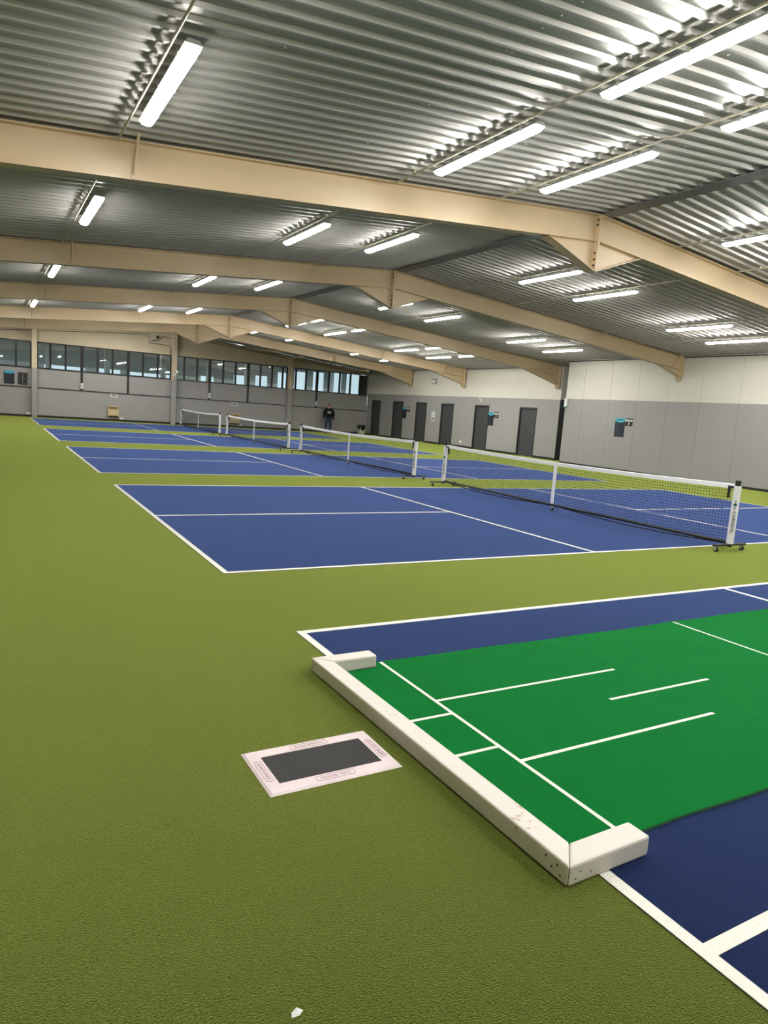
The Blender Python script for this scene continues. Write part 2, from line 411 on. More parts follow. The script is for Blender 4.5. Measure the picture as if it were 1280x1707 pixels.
# hall beyond the glass
HY = 46.0
b = MB().use('concrete').box(-12, 30, YF+.2, HY, -.1, 0)
struct(b.build('floor_beyond'), 'floor of the neighbouring hall behind the glass', 'floor')
b = MB().use('hallroof').box(-12, 30, YF+.2, HY+.2, 4.7, 4.8)
struct(b.build('ceiling_beyond'), 'roof of the neighbouring hall behind the glass', 'ceiling')
b = MB().use('hallwall').box(-12.2, -12, YF, HY, 0, 4.7).box(30, 30.2, YF, HY, 0, 4.7)
x = -12.0
b.box(-12, 30, HY, HY+.2, 0, 1.9)
wx = [(-3.5, -1.0, 3.0), (1.6, 4.1, 2.95), (5.0, 6.4, 3.0), (7.0, 9.8, 2.95), (12, 13, 3.1), (14.5, 15.4, 3.4), (16.2, 17.2, 3.5), (18, 18.8, 3.9), (19.4, 20.4, 4.1), (21, 22.0, 4.2), (22.4, 23.6, 4.3), (24.0, 25.4, 4.4), (25.8, 27, 4.4)]
prev = -12
for a, c, t in wx:
    b.use('hallwall').box(prev, a, HY, HY+.2, 1.9, 3.0); b.use('hallroof').box(prev, a, HY, HY+.2, 3.0, 4.7).box(a, c, HY, HY+.2, t, 4.7); prev = c
b.box(prev, 30, HY, HY+.2, 1.9, 4.7)
struct(b.build('wall_beyond'), 'wall with daylit openings of the neighbouring hall behind the glass', 'wall')
b = MB()
for x in (-2.2, 1.3, 4.4, 7.6, 10.4, 12.9, 15.8, 18.9, 21.5): b.box(x-.14, x+.14, 38.0, 38.3, 0, 4.7)
for y in (35.5, 40.5): b.box(-12, 30, y, y+.25, 4.2, 4.7)
struct(b.build('trim_7', 'hallwall'), 'grey pillars and beams in the neighbouring hall', 'pillar')
b = MB()
for y in (34.2, 38.6, 42.5):
    for x in range(-10, 29, 4): b.box(x, x+1.4, y, y+.15, 4.60, 4.66)
struct(b.build('trim_8', 'halllight'), 'lit lamps on the neighbouring hall ceiling', 'lamp')

# doors
ords = ['farthest of six dark grey doors, beside the far corner and the bin', 'second dark grey door from the far corner, navy sign beside it',
        'third dark grey door from the far corner, left of the white notice', 'fourth dark grey door from the far corner, right of the white notice',
        'fifth dark grey door from the far corner, under the small white sensor', 'nearest dark grey door, next to the dark wall return, bright handle']
for i, ((a, c), lb) in enumerate(zip(doors, ords)):
    d = struct(thing('door_%d' % (i+1), None, None, (XR, (a+c)/2, 0)), lb, 'door')
    h = (c-a)/2
    MB().box(-.012, .12, -h, -h+.06, 0, ZD).box(-.012, .12, h-.06, h, 0, ZD).box(-.012, .12, -h+.06, h-.06, ZD-.07, ZD).build('door_frame', 'doorframe', d)
    lf = MB().box(.05, .10, -h+.06, h-.06, .012, ZD-.07).build('door_leaf', 'door', d)
    if i == 5:
        MB().box(.04, .05, -h+.13, -h+.16, 1.0, 1.1).tube([(.045, -h+.145, 1.05), (.0, -h+.145, 1.05), (-.003, -h+.15, 1.05), (-.003, -h+.22, 1.05)], .009, 8).build('door_handle', 'chrome', d)

# ------------------------------------------------------------------ steel frames
def rafter_bm(xa, xb, depth, fw=.18, ft=.016, tw=.012):
    b = MB()
    za, zb = roof(xa), roof(xb)
    P = lambda x, z: (x-XM, 0, z)
    def slab(za0, zb0, t, w):
        b.extrude([(xa-XM, -w/2, za0), (xb-XM, -w/2, zb0), (xb-XM, -w/2, zb0-t), (xa-XM, -w/2, za0-t)], (0, w, 0))
    slab(za, zb, ft, fw); slab(za-ft, zb-ft, depth-2*ft, tw); slab(za-depth+ft, zb-depth+ft, ft, fw)
    return b
def wedge(pts, tw=.012):
    return MB().extrude([(x-XM, -tw/2, z) for x, z in pts], (0, tw, 0))
def flange(b, p, q, w=.18, t=.014):
    (x0, z0), (x1, z1) = p, q
    b.extrude([(x0-XM, -w/2, z0), (x1-XM, -w/2, z1), (x1-XM, -w/2, z1-t), (x0-XM, -w/2, z0-t)], (0, w, 0))
bolt_me = None
def frame(y, label, xe):
    t = thing('roof_frame', label, 'roof beam', (XM, y, 0), 0, 'cream steel roof frames')
    D = .41
    rafter_bm(XL+.02, XM-.022, D).build('rafter', 'cream', t)
    rafter_bm(XM+.022, xe, D).build('rafter', 'cream', t)
    zt = 3.955
    for s in (-1, 1):
        pl = MB().box(min(s*.0015, s*.022), max(s*.0015, s*.022), -.10, .10, zt, ZM-.01)
        po = pl.build('apex_plate', 'cream', t)
        for z in (4.745, 4.665, 4.24, 4.14, 4.05):
            for yy in (-.06, .06):
                global bolt_me
                if bolt_me is None: k = MB().tube([(-.009, 0, 0), (.009, 0, 0)], .017, 6).build('bolt', 'bolt', po); bolt_me = k.data
                else: k = bpy.data.objects.new('bolt', bolt_me); COL.objects.link(k); k.parent = po
                k.location = (s*.031, yy, z)
        xh = XM+s*1.02; zh = roof(xh)-D
        a = wedge([(xh, zh), (XM+s*.022, roof(XM+s*.022)-D), (XM+s*.022, zt+.014)])
        flange(a, (xh, zh), (XM+s*.022, zt+.014))
        a.build('apex_haunch', 'cream', t)
    # eaves haunch at the right hand end
    zl = 3.06 + (18.40-xe)*.245
    if xe > 16.6:
        x0 = 16.45; z0 = roof(x0)-D
        a = wedge([(x0, z0), (xe-.015, roof(xe)-D), (xe-.015, zl)])
        flange(a, (x0, z0), (xe-.015, zl))
        a.build('eaves_haunch', 'cream', t)
    e = MB().box(xe-XM-.012, xe-XM+.012, -.11, .11, zl-.03, roof(xe)-.005)
    e.build('end_plate', 'cream', t)
    MB().extrude([(xe-XM-.14, -.08, zl-.035), (xe-XM+.01, -.08, zl-.035), (xe-XM-.01, -.08, zl-.17)], (0, .16, 0)).build('end_bracket', 'cream', t)
    for x in (-.36, 13.7, 17.08):
        if x > xe-.3: continue
        zb = roof(x)-D+.03
        for sy in (-1, 1):
            s = MB()
            s.tube([(x-XM, sy*.07, zb), (x-XM, sy*.36, roof(x)-.005)], .016, 6)
            s.box(x-XM-.025, x-XM+.025, min(sy*.05, sy*.09), max(sy*.05, sy*.09), zb-.02, zb+.03)
            s.build('fly_brace', 'cream', t)
    return t
FY = [2.72, 9.15, 15.55, 22.03, 26.92]
frame(FY[0], 'cream steel roof beam nearest the camera, across the whole photo', XC-.03)
frame(FY[1], 'second cream steel roof beam from the camera, ending on the panelled wall', XC-.03)
frame(FY[2], 'third cream steel roof beam, ending by the dark wall return', 18.42)
frame(FY[3], 'fourth cream steel roof beam, ending above the door wall', 18.42)
frame(FY[4], 'farthest cream steel roof beam, nearest the window wall', 18.42)

# gable posts
names = ['leftmost grey post of the window wall, right of the posters', 'middle grey post of the window wall with cable and lamp', 'rightmost grey post of the window wall, left of the person']
for x, lb in zip(posts_x, names):
    t = thing('wall_post', lb, 'post', (x, YF, 0), 0, 'posts of the window wall')
    MB().bbox(-.115, .115, -.27, -.022, 0, ZW0, .008).build('post_shaft', 'grey_wall_lit', t)
    o = MB().bbox(-.115, .115, -.27, -.022, ZW0, roof(x)-.12, .008).build('post_top', 'cream2', t); o['label'] = 'cream painted upper length'
# roof bracing near the gable
br = [((7.762, 27.1, 4.30), (9.806, 31.5, 4.33), 'thick cream brace left of the farthest beam ridge'),
      ((10.141, 31.5, 4.33), (10.931, 27.1, 4.03), 'cream brace falling right from the first brace towards the beam'),
      ((13.092, 31.5, 4.05), (12.059, 27.1, 3.94), 'cream brace above the third grey post'),
      ((13.533, 27.1, 3.83), (15.854, 31.5, 3.84), 'short bright cream brace above the right-hand windows'),
      ((16.329, 31.5, 3.79), (15.878, 27.15, 3.56), 'cream brace nearest the right wall corner')]
for p, q, lb in br:
    m = (Vector(p)+Vector(q))/2
    o = MB().tube([Vector(p)-m, Vector(q)-m], .035, 8).build('roof_brace', 'cream', smooth=True); o.location = m
    tag(o, lb, 'brace', 'roof braces by the gable')
o = MB()
for dz, xs_ in ((.03, (XL+.1, XM)), (.03, (XM, XR-.1)), (.17, (7.0, XR-.1))):
    for xa, xb in (xs_,):
        o.extrude([(xa, YF-.06, roof(xa)-dz), (xb, YF-.06, roof(xb)-dz), (xb, YF-.06, roof(xb)-dz-.03), (xa, YF-.06, roof(xa)-dz-.03)], (0, .058, 0))
tag(o.build('gable_rail', 'brown'), 'pair of thin rails following the top edge of the window wall', 'rail')

# ------------------------------------------------------------------ tube lights and conduits
rows = [(-.40, 'far left row'), (3.03, 'second row from the left'), (4.72, 'row just left of the ridge'), (8.64, 'row just right of the ridge'),
        (10.33, 'second row right of the ridge'), (13.72, 'third row right of the ridge'), (15.38, 'row nearest the right wall')]
spots = [(-1.78, 'nearest overhead'), (.88, 'before the first beam'), (5.86, 'between first and second beams'), (12.32, 'between second and third beams'),
         (17.42, 'right behind the third beam'), (19.88, 'in front of the fourth beam'), (24.15, 'between fourth and farthest beams')]
def make_light(label):
    t = thing('tube_light', label, 'ceiling light', (0, 0, 0), 0, 'linear tube lights under the roof deck')
    Lh = .92
    MB().extrude([(-.045, -Lh, .075), (.045, -Lh, .075), (.069, -Lh, .04), (-.069, -Lh, .04)], (0, 2*Lh, 0)).build('lamp_body', 'lampbody', t)
    d = MB()
    prof = [(-.064, .04), (.064, .04), (.060, .020), (.042, .002), (0, -.006), (-.042, .002), (-.060, .020)]
    rings = []
    for yy, k in ((-Lh+.01, .55), (-Lh+.05, 1), (Lh-.05, 1), (Lh-.01, .55)):
        rings.append([d.bm.verts.new((x*(.8 if k < 1 else 1), yy, .04+(z-.04)*k)) for x, z in prof])
    n = len(prof)
    for A, B in zip(rings, rings[1:]):
        for i in range(n): d._f([A[i], A[(i+1) % n], B[(i+1) % n], B[i]])
    d._f(rings[0][::-1]); d._f(rings[-1])
    d.build('diffuser', 'lamp', t)
    for yy in (-.6, .6):
        MB().box(-.02, .02, yy-.012, yy+.012, .075, .135).build('hanger', 'chrome', t)
    c0_ = None
    for sx in (-1, 1):
        for yy in (-.7, 0, .7):
            if c0_ is None: c0_ = MB().box(-.005, .005, -.02, .02, -.022, .022).build('clip', 'chrome', t)
            else: c0_ = c0_.copy(); COL.objects.link(c0_)
            c0_.location = (sx*.071, yy, .048)
    return t
proto = None
EXTRA = [(x, y) for x, _ in rows for y in (-4.9, -8.0)] + [(x, 29.6) for x, _ in rows[:3]]  # unseen tube lights added to light the near roof and brighten the far wall
for x, rl in rows:
    for y, sl in spots:
        lb = 'lit tube light, %s, %s' % (rl, sl)
        z = roof(x)-.125
        if proto is None:
            proto = make_light(lb); proto.location = (x, y, z)
        else:
            dup(proto, (x, y, z), 0, lb)
for x, y in EXTRA:
    dup(proto, (x, y, roof(x)-.125), 0, 'added lit tube light behind the viewer, outside the photo' if y < 0 else 'added lit tube light hidden behind the farthest roof beam')
bayn = ['before the first beam', 'between first and second beams', 'between second and third beams', 'between third and fourth beams', 'behind the fourth beam']
cbays = [(-6.0, FY[0]-.1)]+[(FY[i]+.1, FY[i+1]-.1) for i in range(4)]
clip_me = None
for x, rl in rows:
    xc = x-.13; z = roof(xc)-.035
    for (a, c), bl in zip(cbays, bayn):
        m = (a+c)/2; h = (c-a)/2
        o = MB().tube([(0, -h, 0), (0, h, 0)], .012, 8).build('conduit', 'pipe'); o.location = (xc, m, z)
        tag(o, 'thin cream conduit pipe, %s, %s' % (rl, bl), 'conduit', 'conduits along the light rows')
        for yy in (-h+.5, 0, h-.5):
            if clip_me is None: k = MB().box(-.018, .018, -.012, .012, .0, .036).build('conduit_clip', 'pipe', o); clip_me = k.data
            else: k = bpy.data.objects.new('conduit_clip', clip_me); COL.objects.link(k); k.parent = o
            k.location = (0, yy, 0)
# ------------------------------------------------------------------ courts
LW = .05
ords = ['nearest blue court, partly covered by the bright green mat', 'second blue court with the nearest white-taped net', 'third blue court from the camera, second net standing on it',
        'fourth blue court from the camera, third net standing on it', 'farthest blue court beside the window wall']
CY = [-7.74, 0.0, 7.82, 15.99, 24.37]
def make_court(label):
    t = thing('pickleball_court', label, 'court', (0, 0, 0), 0, 'blue courts in a row')
    MB().box(0, 13.41, 0, 6.10, 0.0, .003).build('court_surface', 'blue', t)
    z0, z1 = .003, .0048
    for x in (0, 13.41-LW): loft_line('baseline', x, x+LW, 0, 6.10, z0, z1, 'line', t)
    for y in (0, 6.10-LW): loft_line('sideline', LW, 13.41-LW, y, y+LW, z0, z1, 'line', t)
    for x in (4.57-LW/2, 8.84-LW/2): loft_line('kitchen_line', x, x+LW, LW, 6.10-LW, z0, z1, 'line', t)
    for xa, xb in ((LW, 4.57-LW/2), (8.84+LW/2, 13.41-LW)): loft_line('centre_line', xa, xb, 3.05-LW/2, 3.05+LW/2, z0, z1, 'line', t)
    return t
c0 = None
for y, lb in zip(CY, ords):
    if c0 is None: c0 = make_court(lb); c0.location = (0, y, 0)
    else: dup(c0, (0, y, 0), 0, lb)

# ------------------------------------------------------------------ portable nets
def make_net(label):
    t = thing('portable_net', label, 'net', (6.705, 3.03, 0), 0, 'portable nets on wheels')
    H = 3.33
    sag = lambda y: .885-.045*(1-(y/H)**2)
    railz = lambda y: .115
    # tape
    tp = MB(); n = 24
    ys = [-H+.05+2*(H-.05)*i/n for i in range(n+1)]
    ring = []
    for y in ys:
        z = sag(y)
        ring.append([tp.bm.verts.new(p) for p in ((-.009, y, z-.055), (-.011, y, z), (0, y, z+.008), (.011, y, z), (.009, y, z-.055))])
    for A, B in zip(ring, ring[1:]):
        for i in range(5): tp._f([A[i], A[(i+1) % 5], B[(i+1) % 5], B[i]])
    tp._f(ring[0][::-1]); tp._f(ring[-1])
    tp.build('top_tape', 'tape', t)
    # cord mesh
    nm = MB(); r = .0021
    bot = lambda y: .105-.055*abs(math.sin(PI*y/H))
    nv = 146
    def cord(p, q):
        p = Vector(p); q = Vector(q); d = (q-p).normalized()
        a = d.cross(Vector((1, 0, 0))).normalized()*r; c = Vector((r, 0, 0))
        A = [nm.bm.verts.new(p+v) for v in (a, c, -a, -c)]; B = [nm.bm.verts.new(q+v) for v in (a, c, -a, -c)]
        for i in range(4): nm._f([A[i], A[(i+1) % 4], B[(i+1) % 4], B[i]])
    for i in range(nv+1):
        y = -H+.08+2*(H-.08)*i/nv
        cord((0, y, bot(y)), (0, y, sag(y)-.05))
    for k in range(1, 18):
        f = k/18
        zf = lambda y: bot(y)+(sag(y)-.05-bot(y))*f
        m = 16
        for i in range(m):
            ya = -H+.08+2*(H-.08)*i/m; yb = -H+.08+2*(H-.08)*(i+1)/m
            cord((0, ya, zf(ya)), (0, yb, zf(yb)))
    nm.build('net_mesh', 'netblack', t)
    MB().tube([(-.004, -H+.08+2*(H-.08)*i/40, bot(-H+.08+2*(H-.08)*i/40)) for i in range(41)], .009, 6).build('bottom_tape', 'netblack', t)
    # centre strap and wheel
    MB().box(-.020, -.012, -.035, .035, .13, sag(0)+.004).build('centre_strap', 'tape', t)
    MB().tube([(0, -H+.02, .115), (0, 0, .105), (0, H-.02, .115)], .021, 10).build('base_rail', 'black', t, smooth=True)
    def caster(x, y, sc=1.0):
        w = MB().use('rubber').tube([(x-.014, y, .033), (x+.014, y, .033)], .03, 14)
        w.use('chrome').tube([(x-.018, y, .033), (x+.018, y, .033)], .012, 8)
        w.box(x-.024, x-.019, y-.018, y+.018, .03, .075).box(x+.019, x+.024, y-.018, y+.018, .03, .075).box(x-.024, x+.024, y-.02, y+.02, .068, .078)
        return w
    caster(0, 0).build('wheel', None, t)
    for s in (-1, 1):
        y = s*H
        MB().lathe([(.036, .10), (.045, .105), (.045, .865), (.036, .87)], (0, y, 0), 20, 1, 1).build('post_sleeve', 'offwhite', t, smooth=False)
        MB().lathe([(.028, .87), (.034, .872), (.034, .935), (.03, .942)], (0, y, 0), 18).build('post_cap', 'black', t)
        MB().tube([(0, y, .06), (0, y, .105)], .03, 12).build('post_foot', 'black', t)
        MB().box(-.03, .03, y-s*.03-.07 if s > 0 else y+.03-.0, y-s*.03 if s > 0 else y+.03+.07, .835, .862).box(-.016, .016, y-s*.115-.012, y-s*.115+.012, .70, .862).build('net_strap', 'black', t)
        fy = y
        MB().bbox(-.32, .32, fy-.028, fy+.028, .078, .103, .004).build('foot_bar', 'black', t)
        for x in (-.27, .27):
            caster(x, fy).build('wheel', None, t)
    # on each post a green four-part diamond and lettering that reads downwards, turned to the playing side
    for s in (-1, 1):
        T = Matrix.Translation((0, s*H, 0)) @ Matrix.Rotation(math.radians(-57), 4, 'Z')
        lg = MB()
        for cz, r_ in ((.67, .011), (.625, .026), (.58, .011)):
            lg.extrude([T @ Vector(p) for p in ((-r_, -.0475, cz), (0, -.0475, cz-r_*1.1), (r_, -.0475, cz), (0, -.0475, cz+r_*1.1))], T.to_3x3() @ Vector((0, .004, 0)))
        lg.build('logo', 'green', t)
        text_obj('lettering', 'CARNIVAL', .062, 'ink', t, T @ Matrix.Translation((0, -.0465, .39)) @ Matrix.Rotation(PI/2, 4, 'X') @ Matrix.Rotation(-PI/2, 4, 'Z'), .002)
    return t
ny = [3.03, 10.88, 18.55, 26.25]
lbs = ['nearest portable net, white tape and black mesh, on the second blue court', 'second portable net from the camera, in front of the person',
       'third portable net from the camera, right of the second beige heater', 'farthest portable net, close to the window wall']
n0 = make_net(lbs[0])
for y, lb in list(zip(ny, lbs))[1:]: dup(n0, (6.705, y, 0), 0, lb)

# ------------------------------------------------------------------ short mat, fender, foot mat
t = thing('bowls_mat', 'long bright green bowls mat with thin white lines over the nearest blue court', 'mat', (0, -3.27, 0))
b = MB().use('bowls')
n = 180; xa, xb = -.062, 8.6
def edge(x, k): return .006*math.sin(x*2.1+k)+.004*math.sin(x*7.3+k*2)+.012*math.exp(-((x-2.95)/.12)**2)*(1 if k == 0 else 0)
top = []; z0, z1 = .005, .0135
rA, rB, rC, rD = [], [], [], []
for i in range(n+1):
    x = xa+(xb-xa)*i/n
    yt = .935+edge(x, 0); yb_ = -.935+edge(x, 1.7)
    if x < .215: yt = .868; yb_ = -.93
    rA.append(b.bm.verts.new((x, yb_, z0))); rB.append(b.bm.verts.new((x, yb_+.004, z1))); rC.append(b.bm.verts.new((x, yt-.004, z1))); rD.append(b.bm.verts.new((x, yt, z0)))
for i in range(n):
    b.use('bowls')._f([rB[i], rB[i+1], rC[i+1], rC[i]])
    b.use('bowls_edge')._f([rA[i], rA[i+1], rB[i+1], rB[i]]); b._f([rC[i], rC[i+1], rD[i+1], rD[i]]); b._f([rD[i], rD[i+1], rA[i+1], rA[i]])
b._f([rA[0], rB[0], rC[0], rD[0]]); b._f([rA[n], rB[n], rC[n], rD[n]])
b.build('mat_cloth', None, t)
lz = (.0135, .0146)
def mline(x0, x1, y0, y1): MB().box(x0, x1, y0+3.27, y1+3.27, *lz).build('white_line', 'line', t)
mline(.242, .262, -4.20, -2.345)
mline(.262, 1.60, -2.945, -2.925); mline(.262, 1.62, -3.618, -3.598); mline(1.20, 2.06, -3.275, -3.255)
mline(-.05, .242, -3.102, -3.082); mline(-.05, .242, -3.472, -3.452)
mline(2.92, 2.94, -4.20, -2.345)
th = MB()
for k in range(46):
    x = .45+.075*k+random.uniform(-.03, .03); y = -.935+edge(x, 1.7)
    p = Vector((x, y, .008)); q = p+Vector((random.uniform(-.02, .02), -random.uniform(.004, .02), random.uniform(-.002, .004)))
    th.tube([p, (p+q)/2+Vector((0, 0, .003)), q], .0016, 4)
th.build('frayed_thread', 'bowls_edge', t)['kind'] = 'stuff'

t = thing('bowls_fender', 'white painted timber fender closing the end of the green mat, worn corners', 'fender', (-.125, -3.305, .0052), math.radians(.9))
Hh = .076; w = .098; yl = 1.005
b = MB().extrude([(-.045, -yl, 0), (-.045, yl, 0), (.053, yl-w, 0), (.053, -yl+w, 0)], (0, 0, Hh))
lbd = b.build('long_board', 'fender', t, bevel=.007)
for s in (-1, 1):
    pts = [(-.044, s*(yl+.0008), 0), (.054, s*(yl-w+.0008), 0), (.355 if s < 0 else .335, s*(yl-w), 0), (.355 if s < 0 else .335, s*yl, 0)]
    if s > 0: pts = pts[::-1]
    MB().extrude(pts, (0, 0, Hh)).build('end_board', 'fender', t, bevel=.009)
sh = MB()
for y, z in ((-.955, .05), (-.93, .03), (-.90, .052), (-.97, .022), (.95, .05), (.97, .03)):
    sh.tube([(-.0458, y, z), (-.044, y, z)], .0045, 8)
for x, z in ((-.01, .022), (.01, .045), (.06, .03)):
    sh.tube([(x, -yl-.0008, z), (x, -yl+.002, z)], .004, 8)
sh.build('screw_hole', 'bolt', lbd)

t = thing('bowls_foot_mat', 'small rubber foot mat with pale pink border and dark ribbed centre on the olive carpet', 'mat', (-.551, -3.252, .001), math.radians(.3))
b = MB()
b.box(-.235, .235, -.11, .11, 0, .0055)
b.build('ribbed_panel', 'ribbed', t)
b = MB()
o_ = [(-.30, -.18), (.30, -.18), (.30, .18), (-.30, .18)]; m_ = [(-.288, -.168), (.288, -.168), (.288, .168), (-.288, .168)]; i_ = [(-.236, -.111), (.236, -.111), (.236, .111), (-.236, .111)]
V = lambda l, z: [b.bm.verts.new((x, y, z)) for x, y in l]
A, B_, C_, D_ = V(o_, 0), V(m_, .006), V(i_, .007), V(i_, 0)
for P_, Q_ in ((A, B_), (B_, C_), (C_, D_), (D_, A)):
    for k in range(4): b._f([P_[k], P_[(k+1) % 4], Q_[(k+1) % 4], Q_[k]])
b.build('border', 'mat_border', t)
def pill(cx, cy, hx, hy, rot):
    q = MB(); pts = []
    for k in range(24):
        a = 2*PI*k/24; r = min(hx, hy)*.55
        px = math.copysign(max(hx-r, 0), math.cos(a))+r*math.cos(a); py = math.copysign(max(hy-r, 0), math.sin(a))+r*math.sin(a)
        pts.append((px, py))
    c, s_ = math.cos(rot), math.sin(rot)
    loop = [(cx+x*c-y*s_, cy+x*s_+y*c, .0072) for x, y in pts]+[(cx+pts[0][0]*c-pts[0][1]*s_, cy+pts[0][0]*s_+pts[0][1]*c, .0072)]
    q.tube(loop, .0013, 5)
    q.build('embossed_outline', 'emboss', t)
for cx, cy, rot, hx in ((0, -.139, 0, .088), (0, .139, PI, .088), (-.262, 0, -PI/2, .082), (.262, 0, -PI/2, .082)):
    hy = .018 if abs(cy) > 0 else .0155
    pill(cx, cy, hx, hy, rot)
    text_obj('embossed_lettering', 'DRAKES PRIDE', .0225, 'emboss', t, Matrix.Translation((cx, cy, .0066)) @ Matrix.Rotation(rot, 4, 'Z'), .0012, sx=.95)
# scraps on the carpet
o = MB().extrude([(0, 0, 0), (.018, -.004, .003), (.034, .008, .001), (.02, .018, .006), (.004, .012, .002)], (0, 0, .0012)).build('paper_scrap', 'paper')
o.location = (-1.145, -4.372, .001); tag(o, 'tiny white paper scrap on the carpet at bottom of photo', 'litter')

# ------------------------------------------------------------------ signs on the right wall (facing -x)
def wall_sign(X, y0, y1, z0, z1, label):
    t = thing('court_sign', label, 'sign', (X, (y0+y1)/2, z0), 0, 'navy court signs')
    h = abs(y1-y0)/2; H = z1-z0
    MB().bbox(-.014, -.002, -h, h, 0, H, .003, 1).build('board', 'navy', t)
    hd = MB()
    n = 12
    pts = [(-.0155, h, H), (-.0155, -h, H)]+[(-.0155, -h+2*h*k/n, H-.10-.05*math.sin(PI*k/n)) for k in range(n+1)]
    hd.extrude(pts, (.0014, 0, 0)); hd.build('header', 'teal', t)
    tx = MB()
    for z, a, c in ((H-.045, -.72, .8), (H-.065, -.4, .3)):
        tx.box(-.0168, -.0156, -h*c if False else a*h, c*h, z-.012, z+.010)
    tx.build('header_print', 'tealdark', t)
    rows_ = MB(); rnd = random.Random(3)
    z = H-.20
    while z > .06:
        L = rnd.uniform(.5, 1.55)*h
        rows_.box(-.0155, -.0141, .82*h-L, .82*h, z, z+.011)
        z -= rnd.choice((.026, .03, .05))
    rows_.build('printed_lines', 'print', t)
    return t
def number_sign(X, y0, y1, z0, z1, digit, label):
    t = thing('court_number_sign', label, 'sign', (X, (y0+y1)/2, z0), 0, 'black court number signs')
    h = abs(y1-y0)/2; H = z1-z0
    MB().bbox(-.014, -.002, -h, h, 0, H, .004, 1).build('plate', 'signblack', t)
    MB().box(-.0152, -.0141, -h*.94, h*.94, H*.60, H*.84).build('white_band', 'white', t)
    mt = lambda z: Matrix.Translation((-.0157, 0, z)) @ Matrix(((0, 0, -1, 0), (-1, 0, 0, 0), (0, 1, 0, 0), (0, 0, 0, 1)))
    text_obj('lettering', 'COURT', H*.26, 'signblack', t, mt(H*.72), .0005, .0015, 1.0)
    text_obj('numeral', digit, H*.55, 'white', t, mt(H*.30), .0005, .003)
    return t
wall_sign(XC, 11.13, 11.56, 1.20, 1.85, 'navy court sign with teal header on the near panelled wall')
number_sign(XC, 10.80, 11.115, 1.60, 1.86, '3', 'small black COURT number sign on the near panelled wall')
wall_sign(XR, 19.60, 19.975, 1.19, 1.80, 'navy court sign with teal header beside the fifth dark door')
number_sign(XR, 19.26, 19.58, 1.55, 1.82, '4', 'small black COURT number sign near the fifth dark door')
wall_sign(XR, 27.31, 27.66, 1.19, 1.80, 'navy court sign with teal header beside the second dark door')
number_sign(XR, 26.95, 27.28, 1.55, 1.82, '5', 'small black COURT number sign near the second dark door')
t = thing('wall_notice', 'white paper notice between third and fourth dark doors', 'notice', (XR, 24.61, 1.19))
MB().box(-.006, -.001, -.15, .15, 0, .46).build('sheet', 'paper', t)
MB().box(-.0075, -.006, -.11, .11, .20, .34).build('picture', 'paperblue', t)
MB().box(-.0075, -.006, -.12, .12, .09, .15).box(-.0075, -.006, -.07, -.02, .36, .41).box(-.0075, -.006, .04, .09, .36, .41).build('heading', 'ink', t)
MB().box(-.0075, -.006, -.12, .12, .055, .085).build('footer', 'red', t)
t = thing('wall_vent', 'small white vent box high on the white upper door wall', 'vent', (XR, 24.7, 3.09))
MB().bbox(-.07, -.001, -.22, .22, 0, .28, .01).build('casing', 'white_wall', t)
MB().box(-.074, -.0705, -.2, .2, .22, .26).box(-.074, -.0705, -.2, -.17, .03, .22).box(-.074, -.0705, -.2, .2, .005, .03).build('slot', 'ink', t)
t = thing('wall_sensor', 'small white tilted sensor on wall above the fifth door', 'sensor', (XR, 20.58, 2.24))
MB().box(-.05, -.001, -.01, .03, .11, .15).build('bracket', 'white', t)
MB().extrude([(-.10, -.13, .0), (-.05, -.13, .0), (-.05, .11, .25), (-.10, .11, .25)], (0, .05, .0)).build('housing', 'white', t)
t = thing('wall_socket', 'small white socket low on wall left of the fifth door', 'socket', (XR, 21.97, .22))
MB().bbox(-.05, -.001, -.07, .07, 0, .11, .01).build('plate', 'white', t)
t = thing('exit_lamp', 'white emergency lamp with green tip at edge of panelled wall', 'emergency lamp', (XC, 14.04, 2.15))
MB().bbox(-.09, -.002, -.055, .055, .04, .33, .012).build('housing', 'white', t)
MB().bbox(-.12, -.002, -.05, .05, 0, .04, .01).build('green_lens', mat('green_lens', srgb(120, 200, 170), .3), t)

# ------------------------------------------------------------------ things on the window wall
def cabinet(x0, x1, z0, z1, label):
    t = thing('wall_heater', label, 'heater', ((x0+x1)/2, YF, z0), 0, 'beige wall heaters')
    h = (x1-x0)/2; H = z1-z0
    MB().bbox(-h, h, -.16, -.032, .08, H*.72, .015).build('front_panel', 'beige', t)
    MB().box(-h+.05, h-.05, -.13, -.032, H*.72, H*.93).build('grille', 'brown', t)
    MB().bbox(-h, -h+.05, -.16, -.032, H*.70, H, .01).bbox(h-.05, h, -.16, -.032, H*.70, H, .01).bbox(-h, h, -.16, -.032, H*.93, H, .01).build('hood', 'beige', t)
    MB().box(-h+.04, h-.04, -.13, -.032, .03, .08).build('painted_base_shade', 'winframe', t)  # dark block painted as the shade below the front panel
    MB().box(-h, -h+.05, -.15, -.032, 0, .1).box(h-.05, h, -.15, -.032, 0, .1).build('bracket', 'brown', t)
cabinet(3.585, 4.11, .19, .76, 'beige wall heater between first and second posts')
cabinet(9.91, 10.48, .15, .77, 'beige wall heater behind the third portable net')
for x, z, lb in ((3.88, 1.20, 'white notice above the left beige heater'), (10.18, 1.17, 'white notice above the right beige heater')):
    t = thing('wall_notice', lb, 'notice', (x, YF, z))
    MB().box(-.17, .17, -.006, -.001, 0, .205).build('sheet', 'paper', t)
    MB().box(-.11, .11, -.0075, -.006, .05, .15).box(-.13, -.04, -.0075, -.006, .165, .18).build('print', 'papergrey', t)
